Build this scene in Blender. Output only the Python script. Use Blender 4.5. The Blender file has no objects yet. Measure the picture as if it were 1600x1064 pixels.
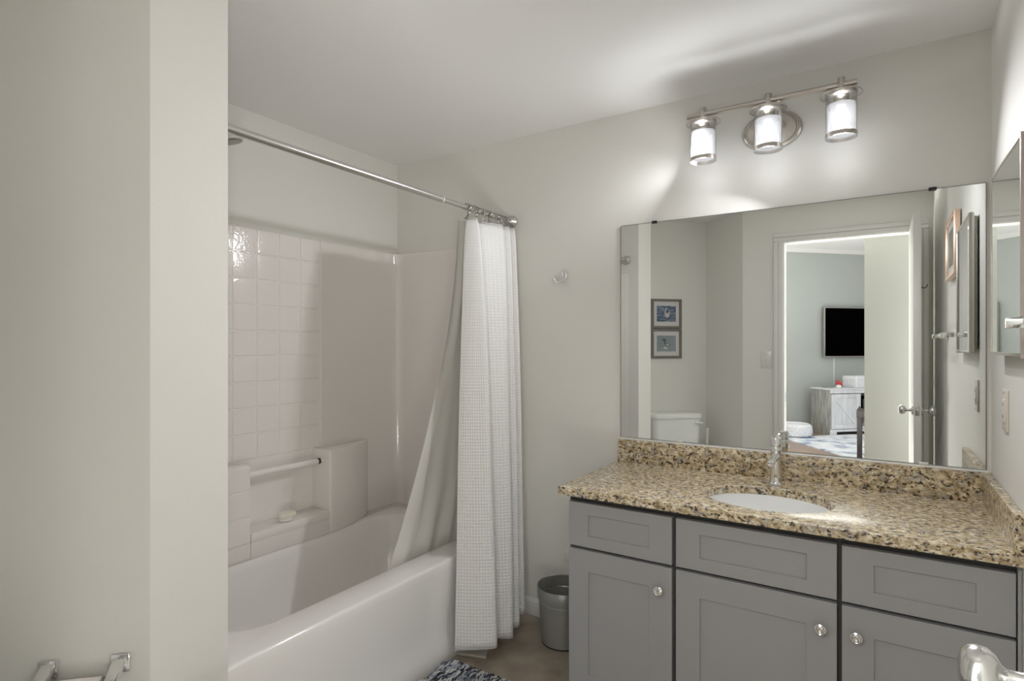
import bpy, bmesh, math, random
from math import pi, sin, cos, sqrt, hypot, atan2
from mathutils import Vector, Matrix
random.seed(7)
scn = bpy.context.scene
COL = scn.collection

# ------------------------------------------------------------------ camera
cam_d = bpy.data.cameras.new('camera'); cam = bpy.data.objects.new('camera', cam_d); COL.objects.link(cam)
cam.location = (0, -2.512, 1.366); cam.rotation_euler = (pi/2, 0, .5739)
cam_d.sensor_width = 36; cam_d.lens = 897.4/1600*36; cam_d.shift_y = .00486; cam_d.clip_start = .03
scn.camera = cam
# ------------------------------------------------------------------ light
w = bpy.data.worlds.new('world'); scn.world = w; w.use_nodes = True
w.node_tree.nodes['Background'].inputs[0].default_value = (.93, .97, 1, 1)
w.node_tree.nodes['Background'].inputs[1].default_value = 1.0
vs = scn.view_settings; vs.view_transform = 'Standard'; vs.look = 'None'; vs.gamma = 1; vs.use_curve_mapping = False
vs.exposure = -0.30
scn.cycles.max_bounces = 14; scn.cycles.diffuse_bounces = 7; scn.cycles.glossy_bounces = 6
scn.cycles.transparent_max_bounces = 16; scn.cycles.sample_clamp_indirect = 4
scn.cycles.caustics_reflective = False; scn.cycles.caustics_refractive = False

def area_light(name, loc, target, sx, sy, power, col):
    l = bpy.data.lights.new(name, 'AREA'); l.shape = 'RECTANGLE'; l.size = sx; l.size_y = sy; l.energy = power; l.color = col
    o = bpy.data.objects.new(name, l); COL.objects.link(o); o.location = loc
    o.rotation_euler = (Vector(target)-Vector(loc)).to_track_quat('-Z', 'Y').to_euler(); return o
# unseen fill lights added in the bedroom, kept out of sight of the mirror
area_light('bedroom_fill', (2.8, -3.7, 1.5), (-1.3, -2.0, 1.7), 2.0, 2.3, 65, (1, 1, .96))
area_light('bedroom_fill', (-2.2, -4.5, 1.5), (.0, -1.0, 1.6), 1.8, 2.2, 30, (1, 1, .96))
area_light('bedroom_high_fill', (-.5, -4.3, 2.72), (-.4, -.55, .55), 1.6, .35, 60, (1, .99, .95))  # high fill added for the cabinet fronts, no known fixture
# two upward fill lights added at bedroom floor level to brighten the bathroom
area_light('floor_up_fill', (1.05, -3.75, .07), (.9, -3.4, 2.1), 1.8, .88, 240, (1, 1, .96))
area_light('floor_up_fill', (-1.95, -3.75, .07), (-1.7, -3.4, 2.1), 1.7, .88, 240, (1, 1, .96))
BULB_DOWN, BULB_UP, BULB_GLOW = 5.8, 2.1, .42


# ------------------------------------------------------------------ materials
MATS = {}
def mat(name, base, rough=.5, metal=0, spec=.5, bump=None, coat=0, var=0, trans=0, emis=None, sheen=0):
    """bump=(scale, strength, distance); var = soft value variation"""
    m = bpy.data.materials.new(name); m.use_nodes = True; nt = m.node_tree; b = nt.nodes['Principled BSDF']
    b.inputs['Base Color'].default_value = (*base, 1); b.inputs['Roughness'].default_value = rough
    b.inputs['Metallic'].default_value = metal; b.inputs['Specular IOR Level'].default_value = spec
    b.inputs['Coat Weight'].default_value = coat; b.inputs['Transmission Weight'].default_value = trans
    b.inputs['Sheen Weight'].default_value = sheen
    if emis: b.inputs['Emission Color'].default_value = (*emis[0], 1); b.inputs['Emission Strength'].default_value = emis[1]
    tc = nt.nodes.new('ShaderNodeTexCoord')
    if bump:
        n = nt.nodes.new('ShaderNodeTexNoise'); n.inputs['Scale'].default_value = bump[0]; n.inputs['Detail'].default_value = 3
        nt.links.new(tc.outputs['Object'], n.inputs['Vector'])
        bp = nt.nodes.new('ShaderNodeBump'); bp.inputs['Strength'].default_value = bump[1]; bp.inputs['Distance'].default_value = bump[2]
        nt.links.new(n.outputs['Fac'], bp.inputs['Height']); nt.links.new(bp.outputs['Normal'], b.inputs['Normal'])
    if var:
        n = nt.nodes.new('ShaderNodeTexNoise'); n.inputs['Scale'].default_value = 3; nt.links.new(tc.outputs['Object'], n.inputs['Vector'])
        r = nt.nodes.new('ShaderNodeValToRGB'); r.color_ramp.elements[0].position = .3; r.color_ramp.elements[1].position = .7
        r.color_ramp.elements[0].color = (*[c*(1-var) for c in base], 1); r.color_ramp.elements[1].color = (*[min(1, c*(1+var)) for c in base], 1)
        nt.links.new(n.outputs['Fac'], r.inputs['Fac']); nt.links.new(r.outputs['Color'], b.inputs['Base Color'])
    MATS[name] = m; return m
def nodes(m): return m.node_tree, m.node_tree.nodes['Principled BSDF']

wall_p = mat('wall paint', (.745, .735, .695), .6, bump=(140, .12, .002))
ceil_p = mat('ceiling paint', (.86, .86, .855), .8, bump=(90, .12, .002))
white_p = mat('white trim paint', (.72, .71, .69), .35)
door_p = mat('door paint', (.72, .71, .68), .45, bump=(60, .05, .001))
panel_p = mat('stand-in panel paint', (.50, .505, .475), .6, bump=(120, .1, .002))
bed_p = mat('bedroom wall paint', (.41, .435, .415), .7, bump=(120, .1, .002))
fibre = mat('white fibreglass', (.80, .765, .735), .12, coat=.3)
tile_m = mat('moulded fibreglass tile', (.80, .765, .735), .10, coat=.4, bump=(75, .25, .004))
tub_m = mat('tub acrylic', (.85, .83, .81), .12, coat=.4)
chrome = mat('chrome', (.86, .86, .86), .06, 1)
nickel = mat('brushed nickel', (.58, .55, .51), .28, 1)
steel = mat('satin steel rod', (.66, .65, .63), .22, 1)
wire = mat('dark steel wire', (.30, .29, .27), .3, 1)
dark = mat('dark rubber', (.02, .02, .02), .5)
black = mat('tv black', (.001, .001, .001), .6, spec=.0)
grey_c = mat('grey cabinet paint', (.325, .325, .33), .38, bump=(200, .03, .0005))
gap_m = mat('dark gap shade and box front', (.05, .05, .05), .6)  # vanity body darkened to paint shade into the gaps; also media player front
porc = mat('white porcelain', (.86, .865, .86), .08, coat=.5)
plast = mat('white plastic', (.72, .70, .66), .3)
bisq = mat('ivory plastic', (.66, .60, .52), .35)
soap_m = mat('soap', (.72, .69, .58), .4)
paper = mat('toilet paper', (.75, .70, .67), .9, bump=(120, .2, .001))
can_m = mat('grey plastic bin', (.31, .31, .285), .33, metal=.35)
frame_m = mat('taupe frame wood', (.17, .155, .135), .5, bump=(80, .2, .001))
gold_m = mat('rose gold frame', (.72, .52, .40), .35, .8)
mat_board = mat('picture mat board', (.74, .73, .71), .8)
dkwood = mat('dark brown wood', (.035, .028, .028), .45, bump=(60, .2, .001))
wwood = mat('whitewashed wood', (.66, .67, .69), .6, var=.08)
fleece = mat('white fleece', (.72, .73, .76), .95, bump=(40, .8, .02))
bedfloor = mat('bedroom wood floor', (.30, .22, .18), .4, var=.15)
red_m = mat('red glaze', (.5, .03, .04), .3)
side_m = mat('cabinet side primer', (.47, .41, .38), .5)
cream_m = mat('cream enamel', (.58, .57, .47), .4)
knob_core = mat('satin chrome', (.78, .78, .77), .20, 1)
vinylpale = mat('pale vinyl', (.52, .49, .44), .35)

# mirror glass (silvered, very slightly green)
mirror_m = mat('mirror silver', (.84, .855, .835), .0, 1)
mirror2_m = mat('cabinet mirror silver', (.84, .86, .855), .0, 1)

def clear_glass(name, tint, refl):
    m = bpy.data.materials.new(name); m.use_nodes = True; nt = m.node_tree; nt.nodes.clear()
    o = nt.nodes.new('ShaderNodeOutputMaterial'); mx = nt.nodes.new('ShaderNodeMixShader'); t = nt.nodes.new('ShaderNodeBsdfTransparent')
    g = nt.nodes.new('ShaderNodeBsdfGlossy'); g.inputs['Roughness'].default_value = .03; t.inputs[0].default_value = (*tint, 1)
    lw = nt.nodes.new('ShaderNodeLayerWeight'); lw.inputs['Blend'].default_value = refl
    nt.links.new(lw.outputs['Facing'], mx.inputs[0]); nt.links.new(t.outputs[0], mx.inputs[1]); nt.links.new(g.outputs[0], mx.inputs[2])
    nt.links.new(mx.outputs[0], o.inputs[0]); return m
glass_m = clear_glass('clear lamp glass', (.93, .93, .92), .25)
picglass = clear_glass('picture glass', (.97, .97, .97), .06)
def frosted(name, strength):
    m = bpy.data.materials.new(name); m.use_nodes = True; nt = m.node_tree; nt.nodes.clear()
    o = nt.nodes.new('ShaderNodeOutputMaterial'); mx = nt.nodes.new('ShaderNodeMixShader'); t = nt.nodes.new('ShaderNodeBsdfTransparent')
    tl = nt.nodes.new('ShaderNodeBsdfTranslucent'); e = nt.nodes.new('ShaderNodeEmission'); ad = nt.nodes.new('ShaderNodeAddShader')
    tl.inputs[0].default_value = (.85, .86, .9, 1); e.inputs[0].default_value = (.93, .94, 1, 1); e.inputs[1].default_value = strength
    t.inputs[0].default_value = (1, 1, 1, 1); mx.inputs[0].default_value = .45
    nt.links.new(tl.outputs[0], ad.inputs[0]); nt.links.new(e.outputs[0], ad.inputs[1])
    nt.links.new(t.outputs[0], mx.inputs[1]); nt.links.new(ad.outputs[0], mx.inputs[2]); nt.links.new(mx.outputs[0], o.inputs[0]); return m
frost_m = frosted('frosted lamp glass', .55)
bulb_m = mat('lit bulb', (.9, .9, .9), .5, emis=((.97, .98, 1), 2.2))

def granite():
    m = mat('granite', (.5, .42, .3), .22); nt, b = nodes(m); N = nt.nodes.new; L = nt.links.new
    tc = N('ShaderNodeTexCoord'); mp = N('ShaderNodeMapping'); mp.inputs['Scale'].default_value = (.72, 1, 1)
    L(tc.outputs['Object'], mp.inputs[0])
    warp = N('ShaderNodeTexNoise'); warp.inputs['Scale'].default_value = 22; L(mp.outputs[0], warp.inputs['Vector'])
    wv = N('ShaderNodeVectorMath'); wv.operation = 'MULTIPLY_ADD'; wv.inputs[1].default_value = (.03, .03, .03)
    L(warp.outputs['Color'], wv.inputs[0]); L(mp.outputs[0], wv.inputs[2])
    def noise(s, d, r=.6):
        n = N('ShaderNodeTexNoise'); n.inputs['Scale'].default_value = s; n.inputs['Detail'].default_value = d; n.inputs['Roughness'].default_value = r
        L(wv.outputs[0], n.inputs['Vector']); return n
    def ramp(src, stops):
        r = N('ShaderNodeValToRGB'); e = r.color_ramp.elements
        while len(e) < len(stops): e.new(.5)
        for k, (p, c) in enumerate(stops): e[k].position = p; e[k].color = (*c, 1)
        L(src, r.inputs['Fac']); return r
    def mix(fac, a, c):
        x = N('ShaderNodeMix'); x.data_type = 'RGBA'; L(fac, x.inputs['Factor']); L(a, x.inputs['A'])
        if isinstance(c, tuple): x.inputs['B'].default_value = (*c, 1)
        else: L(c, x.inputs['B'])
        return x.outputs['Result']
    base = ramp(noise(66, 5).outputs['Fac'], [(.28, (.22, .15, .085)), (.42, (.43, .33, .19)), (.54, (.64, .54, .37)), (.68, (.86, .80, .66))])
    greyf = ramp(noise(46, 4).outputs['Fac'], [(.54, (0, 0, 0)), (.64, (1, 1, 1))])
    c = mix(greyf.outputs['Color'], base.outputs['Color'], (.40, .36, .31))
    blk = ramp(noise(98, 4, .65).outputs['Fac'], [(.535, (0, 0, 0)), (.60, (1, 1, 1))])
    c = mix(blk.outputs['Color'], c, (.045, .036, .032))
    rust = ramp(noise(130, 3).outputs['Fac'], [(.60, (0, 0, 0)), (.67, (1, 1, 1))])
    c = mix(rust.outputs['Color'], c, (.16, .085, .045))
    L(c, b.inputs['Base Color']); return m
granite_m = granite()

def vinyl_floor():
    m = mat('stone look vinyl floor', (.3, .26, .2), .35); nt, b = nodes(m); N = nt.nodes.new; L = nt.links.new
    tc = N('ShaderNodeTexCoord'); n = N('ShaderNodeTexNoise'); n.inputs['Scale'].default_value = 6; n.inputs['Detail'].default_value = 6
    L(tc.outputs['Object'], n.inputs['Vector']); r = N('ShaderNodeValToRGB'); e = r.color_ramp.elements
    e[0].position = .3; e[0].color = (.23, .185, .14, 1); e[1].position = .7; e[1].color = (.40, .345, .28, 1)
    L(n.outputs['Fac'], r.inputs['Fac'])
    L(r.outputs['Color'], b.inputs['Base Color']); return m
floor_m = vinyl_floor()

def fabric(name, base, waffle, transl):
    m = bpy.data.materials.new(name); m.use_nodes = True; nt = m.node_tree; b = nt.nodes['Principled BSDF']; N = nt.nodes.new; L = nt.links.new
    b.inputs['Base Color'].default_value = (*base, 1); b.inputs['Roughness'].default_value = .85; b.inputs['Specular IOR Level'].default_value = .2
    if waffle:
        uv = N('ShaderNodeUVMap'); sx = N('ShaderNodeSeparateXYZ'); L(uv.outputs[0], sx.inputs[0]); outs = []
        for k in (0, 1):
            a = N('ShaderNodeMath'); a.operation = 'MULTIPLY'; a.inputs[1].default_value = 2*pi/.0140; L(sx.outputs[k], a.inputs[0])
            s = N('ShaderNodeMath'); s.operation = 'SINE'; L(a.outputs[0], s.inputs[0]); outs.append(s)
        mm = N('ShaderNodeMath'); mm.operation = 'ADD'; L(outs[0].outputs[0], mm.inputs[0]); L(outs[1].outputs[0], mm.inputs[1])
        bp = N('ShaderNodeBump'); bp.inputs['Strength'].default_value = waffle; bp.inputs['Distance'].default_value = .003
        L(mm.outputs[0], bp.inputs['Height']); L(bp.outputs[0], b.inputs['Normal'])
    t = N('ShaderNodeBsdfTranslucent'); t.inputs[0].default_value = (*base, 1); mx = N('ShaderNodeMixShader'); mx.inputs[0].default_value = transl
    o = nt.nodes['Material Output']; L(b.outputs[0], mx.inputs[1]); L(t.outputs[0], mx.inputs[2]); L(mx.outputs[0], o.inputs[0]); return m
curtain_m = fabric('white waffle cotton', (.85, .845, .83), .28, .12)
hem_m = fabric('white curtain hem', (.84, .83, .81), 0, .1)
liner_m = fabric('white vinyl liner', (.86, .85, .82), 0, .45)

def wood_grain(name, c0, c1, sc):
    m = mat(name, c0, .55); nt, b = nodes(m); N = nt.nodes.new; L = nt.links.new
    tc = N('ShaderNodeTexCoord'); mp = N('ShaderNodeMapping'); mp.inputs['Scale'].default_value = sc; L(tc.outputs['Object'], mp.inputs[0])
    n = N('ShaderNodeTexNoise'); n.inputs['Scale'].default_value = 5; n.inputs['Detail'].default_value = 4; L(mp.outputs[0], n.inputs['Vector'])
    r = N('ShaderNodeValToRGB'); r.color_ramp.elements[0].color = (*c0, 1); r.color_ramp.elements[1].color = (*c1, 1)
    r.color_ramp.elements[0].position = .35; r.color_ramp.elements[1].position = .65
    L(n.outputs['Fac'], r.inputs['Fac']); L(r.outputs['Color'], b.inputs['Base Color']); return m
greywood = wood_grain('grey washed wood', (.24, .235, .225), (.42, .41, .39), (6, 6, .8))
whitewood = wood_grain('white washed front wood', (.58, .59, .62), (.70, .71, .73), (5, 5, .6))
def noise_cols(name, stops, scale, rough=.8, stretch=(1, 1, 1)):
    m = mat(name, (.5, .5, .5), rough); nt, b = nodes(m); N = nt.nodes.new; L = nt.links.new
    tc = N('ShaderNodeTexCoord'); mp = N('ShaderNodeMapping'); mp.inputs['Scale'].default_value = stretch; L(tc.outputs['Object'], mp.inputs[0])
    n = N('ShaderNodeTexNoise'); n.inputs['Scale'].default_value = scale; n.inputs['Detail'].default_value = 5; L(mp.outputs[0], n.inputs['Vector'])
    r = N('ShaderNodeValToRGB'); e = r.color_ramp.elements
    while len(e) < len(stops): e.new(.5)
    for k, (p, c) in enumerate(stops): e[k].position = p; e[k].color = (*c, 1)
    L(n.outputs['Fac'], r.inputs['Fac']); L(r.outputs['Color'], b.inputs['Base Color']); return m
rug_m = noise_cols('rug pile', [(.35, (.22, .28, .42)), (.48, (.66, .69, .76)), (.6, (.78, .79, .82))], 5, .95)
seaphoto = noise_cols('sea photograph', [(.35, (.03, .05, .11)), (.52, (.10, .15, .25)), (.66, (.35, .42, .52))], 22, .4, (1, 1, 4))
mistphoto = noise_cols('misty shore photograph', [(.3, (.20, .26, .30)), (.7, (.33, .38, .41))], 6, .4)
darkphoto = noise_cols('dark green photograph', [(.35, (.03, .035, .03)), (.7, (.16, .17, .15))], 14, .3)
birdw = mat('bird white', (.62, .58, .55), .5); birdd = mat('bird brown', (.09, .075, .07), .5)

def tuft_mat():
    m = mat('chenille pile', (.5, .5, .5), .95, sheen=.3); nt, b = nodes(m)
    a = nt.nodes.new('ShaderNodeAttribute'); a.attribute_name = 'yarn'; nt.links.new(a.outputs['Color'], b.inputs['Base Color']); return m
tuft_m = tuft_mat()

# ------------------------------------------------------------------ mesh builder
class MB:
    def __init__(s): s.v = []; s.f = []; s.uv = None
    def add(s, v, f):
        n = len(s.v); s.v += [tuple(x) for x in v]; s.f += [tuple(i+n for i in q) for q in f]; return s
    def box(s, x0, x1, y0, y1, z0, z1, bev=0, seg=2):
        bm = bmesh.new(); bmesh.ops.create_cube(bm, size=1)
        for q in bm.verts: q.co = Vector(((x0+x1)/2+q.co.x*(x1-x0), (y0+y1)/2+q.co.y*(y1-y0), (z0+z1)/2+q.co.z*(z1-z0)))
        if bev: bmesh.ops.bevel(bm, geom=bm.edges[:], offset=bev, segments=seg, affect='EDGES', profile=.5)
        return s.bm(bm)
    def bm(s, bm, M=None):
        bm.verts.index_update()
        s.add([(M @ q.co if M else q.co) for q in bm.verts], [[q.index for q in f.verts] for f in bm.faces]); bm.free(); return s
    def obox(s, o, u, wv, a0, a1, b0, b1, z0, z1, bev=0):
        """box in a frame: origin o, horizontal unit axes u and wv"""
        bm = bmesh.new(); bmesh.ops.create_cube(bm, size=1)
        for q in bm.verts: q.co = Vector(((a0+a1)/2+q.co.x*(a1-a0), (b0+b1)/2+q.co.y*(b1-b0), (z0+z1)/2+q.co.z*(z1-z0)))
        if bev: bmesh.ops.bevel(bm, geom=bm.edges[:], offset=bev, segments=2, affect='EDGES', profile=.5)
        M = Matrix(((u[0], wv[0], 0, o[0]), (u[1], wv[1], 0, o[1]), (0, 0, 1, o[2] if len(o) > 2 else 0), (0, 0, 0, 1)))
        return s.bm(bm, M)
    def prism(s, poly, z0, z1, bev=0):
        n = len(poly)
        if not bev:
            return s.add([(x, y, z0) for x, y in poly]+[(x, y, z1) for x, y in poly],
                         [tuple(range(n-1, -1, -1)), tuple(range(n, 2*n))]+[(i, (i+1) % n, n+(i+1) % n, n+i) for i in range(n)])
        bm = bmesh.new(); vs_ = [bm.verts.new((x, y, z0)) for x, y in poly]; f = bm.faces.new(vs_)
        r = bmesh.ops.extrude_face_region(bm, geom=[f]); bmesh.ops.translate(bm, verts=[e for e in r['geom'] if isinstance(e, bmesh.types.BMVert)], vec=(0, 0, z1-z0))
        bmesh.ops.recalc_face_normals(bm, faces=bm.faces[:])
        es = [e for e in bm.edges if len(e.link_faces) == 2 and e.calc_face_angle(0) > .6]
        bmesh.ops.bevel(bm, geom=es, offset=bev, segments=3, affect='EDGES', profile=.5); return s.bm(bm)
    def lathe(s, prof, c=(0, 0, 0), axis=(0, 0, 1), n=32, close=False, sx=1, sy=1):
        """prof: (r, h) pairs along axis"""
        q = Vector(axis).to_track_quat('Z', 'Y').to_matrix(); c = Vector(c); vs_ = []; f = []
        for r, h in prof:
            for k in range(n):
                a = 2*pi*k/n; vs_.append(c+q @ Vector((r*cos(a)*sx, r*sin(a)*sy, h)))
        m = len(prof)
        for i in range(m-1 if not close else m):
            for k in range(n):
                a = i*n+k; b_ = i*n+(k+1) % n; j = (i+1) % m
                f.append((a, b_, j*n+(k+1) % n, j*n+k))
        if not close:
            f.append(tuple(range(n-1, -1, -1))); f.append(tuple(range((m-1)*n, m*n)))
        return s.add(vs_, f)
    def cyl(s, p0, p1, r0, r1=None, n=20):
        p0 = Vector(p0); p1 = Vector(p1); return s.lathe([(r0, 0), (r0 if r1 is None else r1, (p1-p0).length)], p0, p1-p0, n)
    def tube(s, pts, r, n=10, closed=False):
        pts = [Vector(p) for p in pts]; m = len(pts); vs_ = []; f = []; up = None
        for i, p in enumerate(pts):
            t = (pts[(i+1) % m]-pts[i-1]) if closed or 0 < i < m-1 else (pts[1]-pts[0] if i == 0 else pts[-1]-pts[-2]); t.normalize()
            if up is None: up = t.orthogonal().normalized()
            up = (up-t*up.dot(t)); up = up.normalized() if up.length > 1e-6 else t.orthogonal().normalized(); w_ = t.cross(up)
            rr = r[i] if isinstance(r, (list, tuple)) else r
            for k in range(n): a = 2*pi*k/n; vs_.append(p+(up*cos(a)+w_*sin(a))*rr)
        for i in range(m if closed else m-1):
            j = (i+1) % m
            for k in range(n): f.append((i*n+k, i*n+(k+1) % n, j*n+(k+1) % n, j*n+k))
        if not closed: f.append(tuple(range(n-1, -1, -1))); f.append(tuple(range((m-1)*n, m*n)))
        return s.add(vs_, f)
    def sphere(s, c, r, n=24, sz=1):
        return s.lathe([(max(1e-4, r*sin(pi*i/14)), -r*sz*cos(pi*i/14)) for i in range(15)], c, (0, 0, 1), n)
    def build(s, name, m, parent=None, smooth=35, loc=None):
        me = bpy.data.meshes.new(name); L = Vector(parent_loc(parent)) if parent else Vector(loc or (0, 0, 0))
        me.from_pydata([Vector(q)-L for q in s.v], [], s.f)
        bm = bmesh.new(); bm.from_mesh(me); bmesh.ops.recalc_face_normals(bm, faces=bm.faces[:]); bm.to_mesh(me); bm.free()
        if s.uv:
            ul = me.uv_layers.new(name='UVMap')
            for lp in me.loops: ul.data[lp.index].uv = s.uv[lp.vertex_index]
        if smooth: me.shade_smooth(); me.set_sharp_from_angle(angle=math.radians(smooth))
        me.materials.append(m); o = bpy.data.objects.new(name, me); COL.objects.link(o)
        if parent: o.parent = parent
        else: o.location = L
        return o
def parent_loc(p):
    l = Vector(p.location)
    while p.parent: p = p.parent; l += Vector(p.location)
    return l
def thing(name, label, cat, loc=(0, 0, 0), group=None):
    o = bpy.data.objects.new(name, None); COL.objects.link(o); o.location = loc; o.empty_display_size = .05
    o['label'] = label; o['category'] = cat
    if group: o['group'] = group
    return o
def tag(o, label, cat, group=None):
    o['label'] = label; o['category'] = cat
    if group: o['group'] = group
    return o
def struct(o, label=None, cat=None):
    o['kind'] = 'structure'
    if label: o['label'] = label
    if cat: o['category'] = cat
    return o
S2 = sqrt(.5)

# ================================================================== room shell
HC = 2.44
A = (-1.530, -1.600); Q = (-1.510, -1.811); Nk = (-1.8375, -2.1385); P = (-1.310, -2.666); Wd = (-.947, -2.37)
YD = -2.37; YD2 = -2.48
def xr(y): return .307+.009*y          # right wall plane, a touch out of square
struct(MB().prism([(-2.56, .12), (.45, .12), (.45, YD2), (-.90, YD2), (-1.31, -2.82), (-2.56, -2.22)], -.1, 0).build('floor', floor_m), 'brown stone-look vinyl bathroom floor', 'floor')
struct(MB().prism([(-2.56, .12), (.45, .12), (.45, YD2), (-.90, YD2), (-1.31, -2.82), (-2.56, -2.22)], HC, HC+.1).build('ceiling', ceil_p), 'flat off-white bathroom ceiling', 'ceiling')
struct(MB().box(-2.56, .45, 0, .12, 0, HC).build('wall_back', wall_p), 'greige wall behind the vanity mirror', 'wall')
struct(MB().box(-2.56, -2.44, -1.60, 0, 0, HC).build('wall_left', wall_p), 'greige wall above the long side of the tub', 'wall')
struct(MB().prism([(-2.56, -1.60), A, Q, Nk, (-1.92, -2.22), (-2.56, -2.22)], 0, HC).build('wall_partition', wall_p), 'greige stub wall between the tub and the toilet nook', 'wall')
struct(MB().prism([Nk, P, (P[0]-.08, P[1]-.08), (Nk[0]-.08, Nk[1]-.08)], 0, HC).build('wall_nook', wall_p), 'greige wall behind the toilet', 'wall')
struct(MB().prism([P, Wd, (-.90, YD2), (P[0], P[1]-.14)], 0, HC).build('wall_nook_right', wall_p), 'greige angled wall beside the toilet', 'wall')
wd = MB(); wd.box(Wd[0], -.658, YD2, YD, 0, 2.92); wd.box(.205, .42, YD2, YD, 0, 2.92); wd.box(-.658, .205, YD2, YD, 2.175, 2.92)
struct(wd.build('wall_door', wall_p), 'greige wall with the bathroom doorway', 'wall')
struct(MB().prism([(xr(0), 0), (.45, 0), (.45, YD), (xr(YD), YD)], 0, HC).build('wall_right', wall_p), 'greige wall to the right of the vanity', 'wall')

def baseboard(name, p0, p1, nrm, label):
    p0 = Vector((*p0, 0)); p1 = Vector((*p1, 0)); n = Vector((*nrm, 0)); mb = MB()
    prof = [(0, 0), (.013, 0), (.013, .050), (.010, .054), (.010, .060), (.012, .063), (.009, .072), (.004, .082), (0, .084)]
    v = [p0+n*a+Vector((0, 0, b)) for a, b in prof]+[p1+n*a+Vector((0, 0, b)) for a, b in prof]; k = len(prof)
    f = [(i, i+1, k+i+1, k+i) for i in range(k-1)]+[tuple(range(k)), tuple(range(2*k-1, k-1, -1))]
    struct(mb.add(v, f).build(name, white_p, smooth=20), label, 'baseboard')
baseboard('baseboard_back', (-1.584, 0), (-1.013, 0), (0, -1), 'white moulded baseboard along the wall between tub and vanity')
baseboard('baseboard_right', (xr(-.6), -.60), (xr(-2.33), -2.33), (-1, 0), 'white baseboard along the right wall')
baseboard('baseboard_nook', (Nk[0]+.02, Nk[1]-.02), (P[0]-.02, P[1]+.02), (S2, S2), 'white baseboard behind the toilet')
baseboard('baseboard_nook_right', (P[0]+.02, P[1]+.02), (Wd[0]-.01, Wd[1]), (-.64, .77), 'white baseboard on the angled wall beside the toilet')
baseboard('baseboard_door', (Wd[0]+.01, YD), (-.72, YD), (0, 1), 'white baseboard left of the doorway')

# door casing and jamb
def casing(mb, x0, x1, z0, z1, vert, inner_sign):
    """stepped flat casing on the bathroom side"""
    for a0, a1, d in ((0, 1, .009), (.12, .50, .014), (.55, 1, .018)):
        if vert:
            w_ = x1-x0
            xa, xb = (x0+w_*a0, x0+w_*a1) if inner_sign > 0 else (x1-w_*a1, x1-w_*a0)
            mb.box(xa, xb, YD, YD+d, z0, z1, .002)
        else:
            h = z1-z0; mb.box(x0, x1, YD, YD+d, z0+h*a0, z0+h*a1, .002)
tr = MB(); casing(tr, -.716, -.648, 0, 2.165, True, -1); casing(tr, .198, .262, 0, 2.165, True, 1); casing(tr, -.716, .262, 2.165, 2.232, False, 1)
struct(tr.build('trim_1', white_p, smooth=20), 'white stepped casing around the bathroom doorway', 'door casing')
jm = MB(); jm.box(-.658, -.643, YD2, YD, 0, 2.175); jm.box(.19, .205, YD2, YD, 0, 2.175); jm.box(-.643, .19, YD2, YD, 2.160, 2.175)
jo = struct(jm.build('trim_2', white_p), 'white jamb lining the bathroom doorway', 'door jamb')
MB().box(-.6432, -.6418, YD-.075, YD-.045, .93, 1.0, .0005).build('strike_plate', nickel, jo)

# door, open square into the room
dr = struct(MB().box(.149, .187, -2.335, -1.62, .012, 2.155, .002).build('door_1', door_p), 'white slab bathroom door standing open', 'door')
def door_knob(x, sgn):
    mb = MB(); y, z = -1.650, .984
    mb.lathe([(.031, 0), (.031, .003), (.027, .008), (.013, .011), (.010, .016), (.010, .030), (.013, .034), (.022, .039), (.0285, .047), (.030, .056), (.028, .064), (.022, .071), (.012, .0745), (.003, .0755)],
             (x, y, z), (sgn, 0, 0), 40)
    k = mb.build('door_knob', knob_core, dr); k['label'] = 'round satin chrome knob'; return k
door_knob(.149, -1); door_knob(.187, 1)
lp = MB().box(.157, .179, -1.6202, -1.6188, .954, 1.014, .0004).build('latch_plate', nickel, dr)
MB().box(.163, .173, -1.6192, -1.612, .976, .992, .002).build('latch_bolt', chrome, lp)
for z in (.25, 1.08, 1.92):
    MB().cyl((.193, -2.337, z-.045), (.193, -2.337, z+.045), .006, n=10).build('hinge', nickel, dr)
rh = thing('robe_hook', 'small dark double robe hook on the back of the open door', 'hook', (.187, -1.70, 1.72))
MB().box(.1872, .191, -1.712, -1.688, 1.700, 1.745, .003).build('back_plate', wire, rh)
for s in (-1, 1):
    MB().tube([(.190, -1.70+s*.004, 1.715), (.205, -1.70+s*.012, 1.708), (.217, -1.70+s*.018, 1.716), (.219, -1.70+s*.02, 1.728)], .0035, 8).build('hook_arm', wire, rh)

# ================================================================== bedroom seen through the mirror
BU = (S2, -S2); BV = (-S2, -S2); BF = (-.679, -7.43); BW = (-1.08, -7.831)
struct(MB().prism([(-5, YD2), (4.5, YD2), (4.5, -11.5), (-5, -11.5)], -.1, -.002).build('floor_bedroom', bedfloor), 'brown wood bedroom floor beyond the doorway', 'floor')
struct(MB().prism([(-5, YD2-.35), (4.5, YD2-.35), (4.5, -11.5), (-5, -11.5)], 2.92, 3.0).build('ceiling_bedroom', ceil_p), 'white bedroom ceiling beyond the doorway', 'ceiling')
struct(MB().obox(BW, BU, BV, -3.5, 3.6, 0, .12, 0, 2.92).build('wall_bedroom', bed_p), 'pale green bedroom wall behind the television', 'wall')
crm = MB().obox(BW, BU, BV, -3.5, 3.6, -.05, 0, 2.86, 2.92)
struct(crm.build('trim_3', white_p), 'white cornice at the top of the bedroom wall', 'cornice')
struct(MB().box(-.1235, .19, -2.83, -2.75, 0, 2.92).build('hall_stand_in', panel_p), 'plain pale stand-in panel just outside the doorway', 'wall')  # panel standing in for a retouched blank patch, not a known wall
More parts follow.
